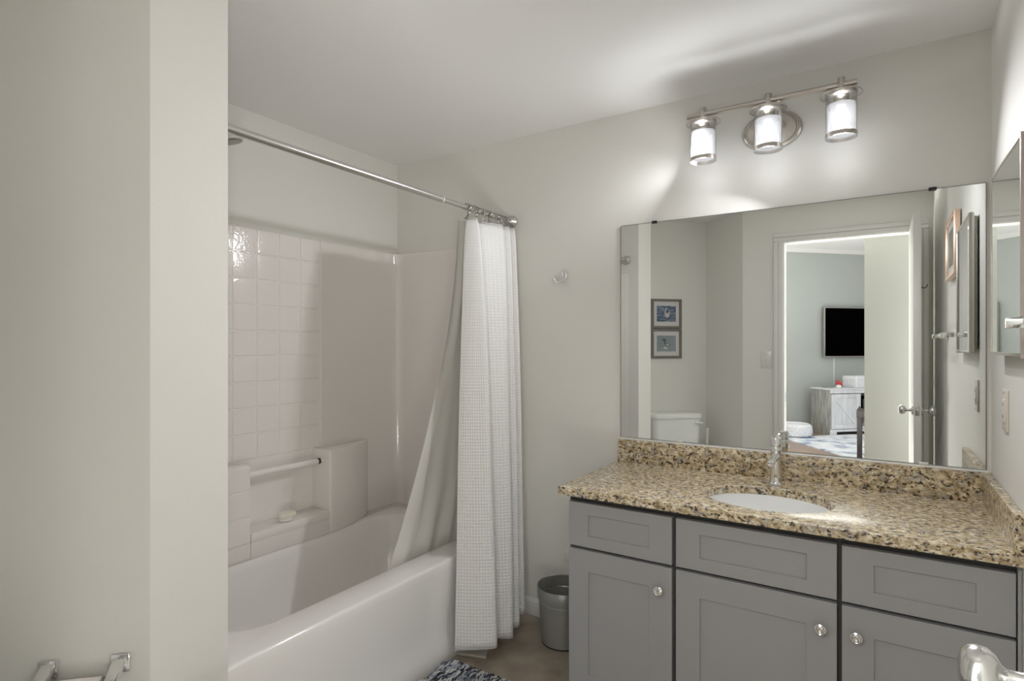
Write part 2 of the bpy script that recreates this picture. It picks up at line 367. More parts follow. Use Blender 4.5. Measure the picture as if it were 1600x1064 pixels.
# media console
cb = thing('media_console', 'washed-wood television console with a cross-braced door', 'media console', (*BF, 0))
CU = lambda mb, a0, a1, b0, b1, z0, z1, bev=.002: mb.obox(BF, BU, BV, a0, a1, b0, b1, z0, z1, bev)
CU(MB(), 0, .022, 0, .40, .0, .685).build('side_panel', greywood, cb); CU(MB(), 1.48, 1.502, 0, .40, .0, .685).build('side_panel', greywood, cb)
CU(MB(), -.012, 1.514, -.012, .41, .685, .708).build('top', whitewood, cb)
bd = MB(); CU(bd, .022, 1.48, .385, .40, .02, .685); CU(bd, .022, 1.48, .01, .385, .09, .11); CU(bd, .022, 1.48, .01, .385, .36, .378); CU(bd, .54, .56, .01, .385, .11, .685); CU(bd, .93, .95, .01, .385, .11, .685)
bd.build('carcass', whitewood, cb)
CU(MB(), 0, 1.502, -.004, .012, .635, .685).build('top_rail', whitewood, cb); ff = MB(); CU(ff, 0, .12, -.004, .012, 0, .085); CU(ff, 1.38, 1.502, -.004, .012, 0, .085); CU(ff, .12, 1.38, -.004, .012, .05, .085)
ff.build('face_frame', whitewood, cb)
def xdoor(a0, a1, flip):
    mb = MB(); z0, z1 = .095, .625; sw = .065
    CU(mb, a0, a1, .002, .012, z0, z1); CU(mb, a0, a0+sw, -.008, .002, z0, z1); CU(mb, a1-sw, a1, -.008, .002, z0, z1)
    CU(mb, a0+sw, a1-sw, -.008, .002, z0, z0+sw); CU(mb, a0+sw, a1-sw, -.008, .002, z1-sw, z1)
    x0, x1 = a0+sw, a1-sw; zz0, zz1 = z0+sw, z1-sw; d = .03
    pts = [(x0, zz1), (x0+d*1.2, zz1), (x1, zz0+d), (x1, zz0), (x1-d*1.2, zz0), (x0, zz1-d)]
    if flip: pts = [(x0+x1-a, b) for a, b in pts]
    fr = [Vector((BF[0]+BU[0]*a+BV[0]*(-.006), BF[1]+BU[1]*a+BV[1]*(-.006), b)) for a, b in pts]; bk = [p+Vector((*BV, 0))*.01 for p in fr]
    mb.add(fr+bk, [tuple(range(6)), tuple(range(11, 5, -1))]+[(i, (i+1) % 6, 6+(i+1) % 6, 6+i) for i in range(6)])
    d_ = mb.build('door', whitewood, cb)
    ka = a1-.025 if not flip else a0+.025
    MB().obox(BF, BU, BV, ka-.008, ka+.008, -.03, -.008, .40, .43, .004).build('knob', dark, d_)
xdoor(.025, .535, False); xdoor(.955, 1.477, True)
mbx = thing('media_box', 'black media player on the open shelf of the console', 'media player', (BF[0]+BU[0]*.7, BF[1]+BU[1]*.7, .378))
CU(MB(), .60, .86, .05, .30, .378, .56, .006).build('body', black, mbx); CU(MB(), .63, .66, .044, .05, .40, .54, .001).build('front_panel', gap_m, mbx)
bn = thing('fabric_bin', 'white fabric storage basket on top of the console', 'basket', (BF[0]+BU[0]*.72+BV[0]*.2, BF[1]+BU[1]*.72+BV[1]*.2, .708))
bb = MB()
rings = []
for z, g in ((.708, .0), (.712, .012), (.76, .022), (.80, .016), (.84, .024), (.88, .018), (.888, .012), (.885, .002), (.75, -.01), (.73, -.012)):
    rings.append([(a, b, z) for a, b in ((.54-g+.02, .07-g), (.86+g, .07-g), (.88+g, .09-g), (.88+g, .31+g), (.86+g, .33+g), (.54-g+.02, .33+g), (.54-g, .31+g), (.54-g, .09-g))])
vv = [(BF[0]+BU[0]*a+BV[0]*b, BF[1]+BU[1]*a+BV[1]*b, z) for r in rings for a, b, z in r]
bb.add(vv, [(i*8+k, i*8+(k+1) % 8, (i+1)*8+(k+1) % 8, (i+1)*8+k) for i in range(len(rings)-1) for k in range(8)]+[tuple(range(7, -1, -1)), tuple(range(72, 80))])
bb.build('basket_body', fleece, bn)
fg = thing('figurine', 'small red and white figurine on the console beside the basket', 'figurine', (-.585, -7.81, .708))
MB().lathe([(.03, 0), (.04, .012), (.038, .03), (.022, .045), (.006, .05)], (-.585, -7.81, .708)).build('base', porc, fg)
MB().sphere((-.590, -7.805, .785), .036, 16).build('body', red_m, fg); MB().sphere((-.562, -7.83, .765), .026, 16).build('wing', red_m, fg)
ds = tag(MB().lathe([(.05, 0), (.08, .006), (.10, .016), (.098, .019), (.07, .010), (.01, .008)], (BF[0]+BU[0]*.14+BV[0]*.2, BF[1]+BU[1]*.14+BV[1]*.2, .708)).build('glass_dish', glass_m), 'clear shallow dish on the left end of the console', 'dish')
tv = thing('television', 'black flat television mounted on the bedroom wall', 'television', (BW[0]+BU[0]*1.05, BW[1]+BU[1]*1.05, 1.18))
TV = lambda mb, a0, a1, b0, b1, z0, z1, bev=.002: mb.obox(BF, BU, BV, a0, a1, b0, b1, z0, z1, bev)
TV(MB(), .325, 1.745, .49, .53, 1.18, 1.985, .004).build('housing', nickel, tv); TV(MB(), .340, 1.733, .486, .4899, 1.195, 1.972, .001).build('screen', black, tv)
TV(MB(), .85, 1.25, .53, .567, 1.40, 1.80).build('wall_bracket', dark, tv)
tag(MB().obox(BF, BU, BV, .555, .572, .553, .567, .71, 1.18, .003).build('cable_cover', white_p), 'thin white cable cover running down the wall under the television', 'cable cover')
pb = thing('pet_bed', 'fluffy white cat bed on the floor beside the console', 'pet bed', (-1.12, -7.0, 0))
MB().lathe([(.05, .0125), (.19, .0125), (.235, .035), (.245, .10), (.235, .17), (.20, .20), (.165, .185), (.15, .13), (.15, .06), (.05, .05)], (-1.12, -7.05, 0), n=28).build('rim', fleece, pb)
MB().lathe([(.01, .05), (.147, .052), (.13, .085), (.08, .098), (.01, .10)], (-1.12, -7.05, 0), n=24).build('cushion', fleece, pb)
rug = MB().prism([(-1.24, -6.72), (-.40, -5.63), (2.2, -5.1), (2.2, -7.2), (.25, -8.3), (-.72, -7.36)], -.002, .012)
tag(rug.build('area_rug', rug_m), 'white area rug with faded blue pattern on the bedroom floor', 'rug')
bn2 = thing('bench', 'dark wooden bench corner in the bedroom near the rug', 'bench', (.1, -5.3, 0))
MB().box(-.262, .60, -5.62, -5.28, .525, .607, .004).build('seat', dkwood, bn2)
for x in (-.258, .55):
    for y in (-5.335, -5.615): MB().box(x, x+.046, y, y+.046, -.002 if y < -5.4 and x > 5 else .0125, .525, .003).build('leg', dkwood, bn2)
thr = MB()
for k in range(11):
    z = .50-k*.045
    thr.lathe([(.01, -.022), (.03, -.018), (.042, 0), (.03, .018), (.01, .022)], (-.150+.006*((-1)**k), -5.36, z), (0, 0, 1), 12)
tag(thr.build('fluffy_throw', fleece), 'white fluffy tasselled throw hanging under the dark bench', 'throw')

# ================================================================== tub and surround
TX1, TX0, TY0, TY1, TZ = -1.585, -2.438, -1.598, -.002, .437
tub = thing('bathtub', 'white alcove bathtub with a tall plain apron', 'bathtub', (-2.0, -.78, 0))
def rrect(x0, x1, y0, y1, r, n=14):
    p = []
    for cx, cy, a0 in ((x1-r, y1-r, 0), (x0+r, y1-r, 90), (x0+r, y0+r, 180), (x1-r, y0+r, 270)):
        for k in range(n+1): a = math.radians(a0+90*k/n); p.append((cx+r*cos(a), cy+r*sin(a)))
    return p
rg = []
def ring(x0, x1, y0, y1, r, z): rg.append([(x, y, z) for x, y in rrect(x0, x1, y0, y1, r)])
ring(TX0, TX1, TY0, TY1, .004, TZ-.04); ring(TX0, TX1, TY0, TY1, .006, TZ-.012); ring(TX0+.002, TX1-.003, TY0, TY1, .008, TZ-.004); ring(TX0+.004, TX1-.012, TY0+.004, TY1-.004, .012, TZ)
ring(-2.315, -1.715, -1.49, -.16, .16, TZ); ring(-2.309, -1.721, -1.444, -.168, .158, TZ-.003); ring(-2.303, -1.728, -1.438, -.176, .156, TZ-.012)
ring(-2.298, -1.735, -1.43, -.188, .155, TZ-.04); ring(-2.288, -1.75, -1.41, -.215, .15, .28); ring(-2.27, -1.775, -1.385, -.255, .15, .15); ring(-2.235, -1.815, -1.34, -.31, .14, .095); ring(-2.17, -1.88, -1.27, -.40, .12, .075)
k = len(rg[0]); tb = MB()
tb.add([p for r in rg for p in r], [(i*k+j, i*k+(j+1) % k, (i+1)*k+(j+1) % k, (i+1)*k+j) for i in range(len(rg)-1) for j in range(k)]+[tuple(range((len(rg)-1)*k, len(rg)*k))])
tb.build('basin', tub_m, tub, smooth=60)
ap = MB(); prof = [(TX1-.012, TZ-.006), (TX1-.001, TZ-.018), (TX1, TZ-.03), (TX1-.003, TZ-.10), (TX1-.008, .20), (TX1-.010, .15), (TX1-.006, .11), (TX1+.001, .07), (TX1+.002, .04), (TX1+.002, .0), (TX1-.05, 0), (TX1-.05, TZ-.05)]
m_ = len(prof)
ap.add([(x, TY0, z) for x, z in prof]+[(x, TY1, z) for x, z in prof], [(i, (i+1) % m_, m_+(i+1) % m_, m_+i) for i in range(m_)]+[tuple(range(m_)), tuple(range(2*m_-1, m_-1, -1))])
ap.build('apron', tub_m, tub, smooth=60)
MB().lathe([(.03, 0), (.03, .003), (.02, .006), (.004, .006)], (-2.03, -1.15, .0755), n=20).build('drain', chrome, tub)

sur = thing('tub_surround', 'glossy white moulded tub surround with tile pattern and soap shelf', 'tub surround', (-2.42, -.8, TZ))
PT = .118; XP = -2.431
tl = MB(); tl.box(-2.4395, XP-.003, -1.585, -.571, TZ, 1.900)
def tiles(mb, xf, ys, zs, gap=.0022, h=.002, edge=.006):
    for y0, y1 in ys:
        for z0, z1 in zs:
            a, b_, c, d = y0+gap, y1-gap, z0+gap, z1-gap; e = edge
            mb.add([(xf-.0035, a, c), (xf-.0035, b_, c), (xf-.0035, b_, d), (xf-.0035, a, d), (xf+h*.3, a+e*.4, c+e*.4), (xf+h*.3, b_-e*.4, c+e*.4), (xf+h*.3, b_-e*.4, d-e*.4), (xf+h*.3, a+e*.4, d-e*.4),
                    (xf+h*.55, a+e*1.6, c+e*1.6), (xf+h*.55, b_-e*1.6, c+e*1.6), (xf+h*.55, b_-e*1.6, d-e*1.6), (xf+h*.55, a+e*1.6, d-e*1.6)],
                   [(0, 1, 5, 4), (1, 2, 6, 5), (2, 3, 7, 6), (3, 0, 4, 7), (4, 5, 9, 8), (5, 6, 10, 9), (6, 7, 11, 10), (7, 4, 8, 11), (8, 9, 10, 11)])
ys = [(-.571-PT*(i+1), -.571-PT*i) for i in range(8)]+[(-1.583, -.571-PT*8)]; zs = [(1.906-PT*(i+1), 1.906-PT*i) for i in range(9)]
tiles(tl, XP, ys, zs); tl.build('tile_panel', tile_m, sur, smooth=50)
# smooth corner panel: long wall -> rounded corner -> end wall
path = [(XP-.0035, -.571), (XP+.004, -.566), (XP+.004, -.555), (XP, -.548), (XP, -.065)]+[(XP+.055-.055*cos(a), -.065+.055*sin(a)) for a in [pi/2*i/8 for i in range(1, 9)]]+[(-1.62, -.010), (-1.613, -.005), (-1.613, -.0015)]
outer = [(-1.62, -.0012), (-2.4395, -.0012), (-2.4395, -.571)]
cp = MB(); cp.prism(path+outer, TZ, 1.905, 0); cp.build('corner_panel', fibre, sur, smooth=40)
MB().box(-2.4395, -1.606, -1.5985, -1.585, TZ, 1.905, .004).build('end_panel', fibre, sur)
# shelf block
XB = -2.300
bl = MB(); bl.box(XP-.01, XB-.0032, -1.584, -1.035, TZ, .845, .006)
tiles(bl, XB-.001, [(-1.035-PT*(i+1), -1.035-PT*i) for i in range(4)], [(.443, .508), (.51, .625), (.625, .738), (.738, .843)]); bl.build('shelf_block', fibre, sur, smooth=50)
MB().box(XP-.01, XB, -1.034, -.612, .507, .549, .008).build('soap_ledge', fibre, sur); MB().box(XP-.01, XB-.0045, -1.034, -.612, TZ, .509, .002).build('ledge_base', fibre, sur)
pts = [(XP-.01, -.612), (XB-.006, -.612), (XB, -.606)]+[(XB-.118*(i/14)**2.2, -.606+.356*(i/14)) for i in range(1, 14)]+[(XP+.002, -.25), (XP-.01, -.235)]
MB().prism(pts, TZ, .845, .006).build('shelf_block', fibre, sur, smooth=50)
MB().tube([(XP+.075, -1.036, .792), (XP+.075, -.645, .792)], .0135, 16).build('grab_bar', fibre, sur)
gc = MB().lathe([(.0145, 0), (.0150, .006), (.0150, .012), (.010, .014)], (XP+.075, -.645, .792), (0, 1, 0), 16).build('bar_end_cap', dark, sur); gc['label'] = 'dark end cap of the grab bar'
MB().tube([(XP+.075, -.634, .792), (XP+.075, -.611, .792)], .010, 12).build('bar_peg', fibre, sur)

sp = MB(); bm = bmesh.new(); bmesh.ops.create_uvsphere(bm, u_segments=28, v_segments=14, radius=1)
for q in bm.verts:
    x, y, z = q.co; q.co = Vector((.026*math.copysign(abs(x)**.75, x), .046*math.copysign(abs(y)**.8, y), .013*math.copysign(abs(z)**.6, z)))
Mx = Matrix.Translation((-2.333, -.835, .578)) @ Matrix.Rotation(.25, 4, 'Y')
tag(sp.bm(bm, Mx).build('soap_bar', soap_m), 'oval ivory bar of soap on the tub surround ledge', 'soap')
tag(MB().lathe([(.012, -.0195), (.03, -.016), (.034, 0), (.03, .003), (.01, .001)], (-2.338, -.835, .5695), n=24, sx=.9, sy=1.15).build('soap_dish', tub_m), 'small round soap rest under the ivory soap', 'soap dish')

# shower head
sh = thing('shower_head', 'chrome shower head high at the left end of the tub', 'shower head', (-2.05, -1.60, 2.2))
MB().lathe([(.032, 0), (.030, .006), (.012, .012)], (-2.05, -1.5995, 2.20), (0, 1, 0)).build('flange', chrome, sh)
MB().tube([(-2.05, -1.59, 2.20), (-2.05, -1.50, 2.212), (-2.05, -1.42, 2.215), (-2.05, -1.36, 2.205), (-2.053, -1.306, 2.190)], .0105, 12).build('arm', chrome, sh)
ax = Vector((.05, .25, -.96)).normalized()
hd = MB().lathe([(.013, 0), (.016, .015), (.022, .025), (.042, .045), (.052, .058), (.053, .068), (.048, .072)], (-2.053, -1.303, 2.194), ax, 32).build('head', chrome, sh)
MB().lathe([(.047, 0), (.045, .002), (.010, .003)], Vector((-2.053, -1.303, 2.194))+ax*.0715, ax, 32).build('spray_face', wire, hd)

# shower rod
XRD, ZR = -1.624, 2.007
rod = thing('shower_rod', 'straight satin steel shower curtain rod above the tub', 'curtain rod', (XRD, -.78, ZR))
MB().cyl((XRD, -1.595, ZR), (XRD, -.566, ZR), .0138, n=24).build('outer_tube', steel, rod)
MB().cyl((XRD, -.566, ZR), (XRD, -.004, ZR), .0112, n=24).build('inner_tube', steel, rod)
MB().lathe([(.0142, 0), (.0142, .006), (.0118, .010)], (XRD, -.568, ZR), (0, 1, 0), 24).build('collar', plast, rod)
for y, s in ((-.0005, -1), (-1.5995, 1)):
    MB().lathe([(.034, 0), (.034, .006), (.031, .012), (.022, .022), (.019, .032), (.0165, .034)], (XRD, y, ZR), (0, s, 0), 28).build('end_flange', steel, rod)

# curtain rings
ORD = ['first', 'second', 'third', 'fourth', 'fifth', 'sixth', 'seventh', 'eighth', 'ninth', 'tenth', 'eleventh', 'twelfth']
RY = [-.392, -.362, -.335, -.305, -.278, -.25, -.222, -.195, -.16, -.115, -.088, -.066]
def ring_mb(tilt):
    mb = MB(); pts = []
    R = .0205
    for a in range(-200, 41, 16): t = math.radians(a+100); pts.append((R*sin(t), tilt*(1-cos(t))*.006, -.004+R*cos(t)))
    pts += [(.012, tilt*.008, -.030), (.004, tilt*.010, -.042), (-.004, tilt*.012, -.052), (-.008, tilt*.012, -.046)]
    return mb.tube(pts, .0021, 8)
r0 = ring_mb(1).build('curtain_ring', wire, loc=(0, 0, 0)); r1 = ring_mb(-2.2).build('curtain_ring', wire, loc=(0, 0, 0))
def ring_label(i):
    return 'open wire curtain hook nearest the room end of the bunch on the shower rod' if i == 0 else (
        'wire curtain hook tight against the rod flange at the wall' if i == 11 else f'{ORD[i]} wire curtain hook along the rod, counted from the tub side of the bunch')
for i, y in enumerate(RY):
    o = (r0, r1)[i] if i < 2 else (r0 if i % 2 == 0 else r1).copy()
    if i >= 2: COL.objects.link(o)
    o.location = (XRD, y, ZR); o.rotation_euler = (0, 0, (.25, -.35, .1, -.15, .4, -.1, .2, -.3, .1, .3, -.2, .1)[i])
    tag(o, ring_label(i), 'curtain hook', 'wire hooks holding the shower curtain on the rod')

# curtain and liner
def catmull(pts, n):
    out = []; p = [Vector(q) for q in pts]; p = [2*p[0]-p[1]]+p+[2*p[-1]-p[-2]]
    for i in range(1, len(p)-2):
        for k_ in range(n):
            t = k_/n; a, b_, c, d = p[i-1:i+3]
            out.append(.5*((2*b_)+(-a+c)*t+(2*a-5*b_+4*c-d)*t*t+(-a+3*b_-3*c+d)*t**3))
    out.append(p[-2]); return out
def cloth(name, m, top, bot, ztop, zbot, parent, ease=1.0, nz=60, n=12, thick=.0016, wob=.002):
    a = catmull([(x, y, 0) for x, y in top], n); b_ = catmull([(x, y, 0) for x, y in bot], n); mb = MB(); uv = []; nx = len(a)
    L = [0]
    for i in range(1, nx): L.append(L[-1]+(b_[i]-b_[i-1]).length)
    for j in range(nz+1):
        t = j/nz; e = t**ease
        for i in range(nx):
            zt = ztop(i/(nx-1)); zb = zbot(i/(nx-1)); p = a[i].lerp(b_[i], e); p.z = zt+(zb-zt)*t
            p.x += wob*sin(9*t+i*.3)*sin(pi*t); mb.v.append(tuple(p)); uv.append((L[i], p.z))
    mb.f = [(j*nx+i, j*nx+i+1, (j+1)*nx+i+1, (j+1)*nx+i) for j in range(nz) for i in range(nx-1)]; mb.uv = uv
    o = mb.build(name, m, parent, smooth=180)
    md = o.modifiers.new('thickness', 'SOLIDIFY'); md.thickness = thick; md.offset = 0; return o
cur = thing('shower_curtain', 'white waffle-weave shower curtain bunched at the wall end of the rod', 'shower curtain', (-1.55, -.3, .05))
ctop = [(-1.634, -.375), (-1.625, -.372), (-1.606, -.358), (-1.598, -.343), (-1.620, -.318), (-1.650, -.292), (-1.628, -.262), (-1.590, -.150), (-1.612, -.135), (-1.648, -.125), (-1.612, -.105), (-1.590, -.080), (-1.612, -.070), (-1.646, -.062), (-1.610, -.048), (-1.588, -.036), (-1.600, -.030), (-1.612, -.027)]
cbot = [(-1.553, -.566), (-1.510, -.548), (-1.450, -.512), (-1.403, -.470), (-1.430, -.432), (-1.500, -.420), (-1.450, -.378), (-1.405, -.336), (-1.440, -.305), (-1.505, -.290), (-1.460, -.262), (-1.433, -.232), (-1.470, -.205), (-1.520, -.200), (-1.475, -.175), (-1.456, -.148), (-1.500, -.110), (-1.530, -.075)]
ct = lambda s: 1.962+.006*s
cbz = lambda s: .048+.012*s+.012*sin(s*9)
cloth('curtain_panel', curtain_m, ctop, cbot, ct, cbz, cur, ease=.6, wob=.0015)
ln = thing('curtain_liner', 'thin white shower liner hanging inside the tub beside the waffle curtain', 'shower liner', (-1.75, -.4, .2))
ltop = [(-1.668, -.400), (-1.682, -.370), (-1.664, -.340), (-1.684, -.305), (-1.664, -.265), (-1.684, -.225), (-1.666, -.180), (-1.682, -.130), (-1.668, -.08)]
lbot = [(-1.785, -.860), (-1.765, -.770), (-1.805, -.680), (-1.765, -.590), (-1.808, -.500), (-1.768, -.425), (-1.80, -.355), (-1.768, -.315), (-1.79, -.28)]
cloth('liner_panel', liner_m, ltop, lbot, lambda s: 1.955, lambda s: .17, ln, ease=1.7, nz=50)

# ================================================================== vanity
YF = -.555
van = thing('vanity_cabinet', 'grey shaker vanity cabinet with three drawer fronts over three doors', 'vanity cabinet', (-.36, -.3, 0))
bd = MB(); bd.box(-1.010, -.992, -.5315, -.003, .06, .803); bd.box(xr(-.5)-.02, xr(-.5)-.002, -.5315, -.003, .06, .803); bd.box(-.992, xr(-.5)-.02, -.015, -.003, .06, .803); bd.box(-.992, xr(-.5)-.02, -.5315, -.015, .06, .078); bd.box(-.992, xr(-.5)-.02, -.5318, -.5295, .078, .803); bd.box(-.99, .28, -.48, -.46, 0, .06); bd.build('body', gap_m, van)
MB().box(-1.0125, -1.010, -.533, -.004, 0, .803).build('side_panel', grey_c, van)
MB().box(.293, xr(-.55)-.001, YF+.004, -.532, .03, .800, .001).build('filler_strip', grey_c, van)
def shaker(name, x0, x1, z0, z1, sw, rw):
    bm = bmesh.new(); y0 = YF; d = .007; e = .0012
    def quad(r, y): return [bm.verts.new((x, y, z)) for x, z in ((r[0], r[2]), (r[1], r[2]), (r[1], r[3]), (r[0], r[3]))]
    ins = lambda r, a: (r[0]+a, r[1]-a, r[2]+a, r[3]-a)
    o = (x0, x1, z0, z1); i = (x0+sw, x1-sw, z0+rw, z1-rw)
    R = [quad(o, -.5325), quad(o, y0+e), quad(ins(o, e), y0), quad(ins(i, -e), y0), quad(i, y0+e), quad(ins(i, .0005), y0+d-.0005), quad(ins(i, .001), y0+d)]
    for a, b_ in zip(R, R[1:]):
        for k_ in range(4): bm.faces.new((a[k_], a[(k_+1) % 4], b_[(k_+1) % 4], b_[k_]))
    bm.faces.new(R[-1]); bm.faces.new(R[0][::-1])
    return MB().bm(bm).build(name, grey_c, van, smooth=20)
for x0, x1 in ((-1.007, -.611), (-.597, -.116), (-.103, .289)):
    shaker('drawer_front', x0, x1, .609, .774, .081, .043)
def knob(door, x, z):
    mb = MB(); mb.lathe([(.009, 0), (.0085, .003), (.0055, .006), (.005, .012), (.008, .016), (.0150, .019), (.0165, .022), (.0160, .025), (.0130, .0265), (.0110, .0255), (.0090, .0265), (.0060, .0270), (.0045, .0262), (.001, .0262)], (x, YF, z), (0, -1, 0), 28)
    mb.build('knob', chrome, door)
for x0, x1, kx in ((-1.007, -.611, -.652), (-.597, -.116, -.158), (-.103, .289, -.066)):
    d_ = shaker('door', x0, x1, .053, .598, .081, .080); knob(d_, kx, .519)

# countertop
CX, CY, CA, CB = -.342, -.342, .206, .168; CZ = .833; YC = -.589; XC0 = -1.036; XC1 = xr(-.3)-.001
ctp = thing('countertop', 'tan speckled granite vanity countertop with backsplash', 'countertop', (-.36, -.3, CZ))
def rect_hit(a, x0, x1, y0, y1):
    dx, dy = cos(a), sin(a); t = 1e9
    if dx > 1e-9: t = min(t, (x1-CX)/dx)
    if dx < -1e-9: t = min(t, (x0-CX)/dx)
    if dy > 1e-9: t = min(t, (y1-CY)/dy)
    if dy < -1e-9: t = min(t, (y0-CY)/dy)
    return CX+dx*t, CY+dy*t
angs = sorted([2*pi*i/120 for i in range(120)]+[atan2(y-CY, x-CX) % (2*pi) for x in (XC0, XC1) for y in (YC, -.002)])
def crect(i): return [rect_hit(a, XC0+i, XC1-i*0, YC+i, -.002) for a in angs]
def cell(g): return [(CX+(CA+g)*cos(a), CY+(CB+g)*sin(a)) for a in angs]
def fixr(i):   # keep the corner directions of the full slab
    return [((x if x > XC0+i else XC0+i), (y if y > YC+i else YC+i)) for x, y in [rect_hit(a, XC0, XC1, YC, -.002) for a in angs]]
RR = [[(x, y, .803) for x, y in cell(0)], [(x, y, CZ-.003) for x, y in cell(0)], [(x, y, CZ) for x, y in cell(.003)], [(x, y, CZ) for x, y in fixr(.004)], [(x, y, CZ-.0012) for x, y in fixr(.0012)], [(x, y, CZ-.004) for x, y in fixr(0)],
      [(x, y, .803) for x, y in fixr(0)]]
k = len(angs); sl = MB(); sl.add([p for r in RR for p in r], [(i*k+j, i*k+(j+1) % k, ((i+1) % 7)*k+(j+1) % k, ((i+1) % 7)*k+j) for i in range(7) for j in range(k)])
sl.build('slab', granite_m, ctp, smooth=25)
MB().box(-1.030, XC1-.021, -.022, -.002, CZ, .935, .0012).build('backsplash', granite_m, ctp)
MB().prism([(xr(0)-.027, -.023), (xr(0)-.0015, -.023), (xr(-.587)-.0015, -.587), (xr(-.587)-.021, -.587)], CZ, .935, .0012).build('side_splash', granite_m, ctp)
MB().prism([(XC1-.022, -.022), (xr(0)-.0015, -.022), (xr(0)-.0015, -.002), (XC1-.022, -.002)], CZ, .935, 0).build('corner_splash', granite_m, ctp)
ck = MB().box(-1.031, XC1-.005, -.0095, -.002, .935, .9415, .001).build('caulk_bead', porc, ctp); ck['label'] = 'white caulk line along the backsplash'

snk = thing('sink', 'white oval undermount sink in the granite countertop', 'sink', (CX, CY, .803))
sb = MB(); pr = []
for s_, z in ((1.03, .8025), (1.03, .796), (1.02, .790), (1.0, .700), (.86, .665), (.45, .650), (.12, .647), (.12, .652), (.45, .656), (.84, .672), (.97, .70), (1.00, .76), (1.015, .8025)):
    pr.append([(CX+CA*s_*cos(2*pi*i/64), CY+CB*s_*sin(2*pi*i/64), z) for i in range(64)])
n_ = len(pr); sb.add([p for r in pr for p in r], [(i*64+j, i*64+(j+1) % 64, ((i+1) % n_)*64+(j+1) % 64, ((i+1) % n_)*64+j) for i in range(n_) for j in range(64)])
sb.build('bowl', porc, snk, smooth=50)
MB().lathe([(.024, -.01), (.027, 0), (.024, .006), (.018, .004), (.004, .005)], (CX, CY, .652), n=24).build('drain', chrome, snk)

# faucet
FX, FY = -.347, -.105
fau = thing('faucet', 'chrome single-handle faucet behind the oval sink', 'faucet', (FX, FY, CZ))
MB().lathe([(.0265, 0), (.0265, .003), (.0235, .006), (.0220, .010), (.0205, .03), (.0190, .075), (.0190, .10), (.0195, .125), (.0195, .142), (.0185, .144)], (FX, FY, CZ), n=32).build('body', chrome, fau)
spo = MB().lathe([(.0165, 0), (.0140, .02), (.0128, .06), (.0128, .100), (.0118, .1045), (.0105, .1052), (.0098, .1035), (.004, .1030)], (FX, FY-.006, CZ+.108), (-.02, -1, -.10), 28).build('spout', chrome, fau)
hn = MB().lathe([(.0185, .1450), (.0198, .1465), (.0198, .176), (.0185, .179), (.002, .180)], (FX, FY, CZ), n=32).build('handle', chrome, fau)
lv = MB(); bm = bmesh.new(); bmesh.ops.create_cube(bm, size=1)
for q in bm.verts: q.co = Vector((q.co.x*.016*(1 if q.co.y < 0 else .8), (q.co.y+.5)*.065, q.co.z*.010))
bmesh.ops.bevel(bm, geom=bm.edges[:], offset=.003, segments=2, affect='EDGES', profile=.5)
lv.bm(bm, Matrix.Translation((FX, FY+.006, CZ+.172)) @ Matrix.Rotation(.20, 4, 'X')).build('lever', chrome, hn)

# ================================================================== mirror, lights, wall fittings
mir = thing('wall_mirror', 'large frameless mirror above the vanity', 'mirror', (-.36, -.004, .945))
mm = MB().box(-1.020, .292, -.006, -.0012, .9455, 1.917, .0006, 1).build('glass', mirror_m, mir)
ed = MB(); ed.box(-1.0222, -1.0203, -.0058, -.0012, .945, 1.9185); ed.box(.2923, .2942, -.0058, -.0012, .945, 1.9185); ed.box(-1.0203, .2923, -.0058, -.0012, 1.9173, 1.9187); ed.build('edge_band', wire, mir)
for x in (-.86, .146):
    c_ = MB().box(x-.012, x+.012, -.013, -.0012, 1.912, 1.924, .003).build('mirror_clip', dark, mir); c_['label'] = 'small dark top clip'
for x in (-.75, .12):
    c_ = MB().box(x-.014, x+.014, -.010, -.0062, .942, .952, .002).build('mirror_clip', plast, mir); c_['label'] = 'clear lower clip'

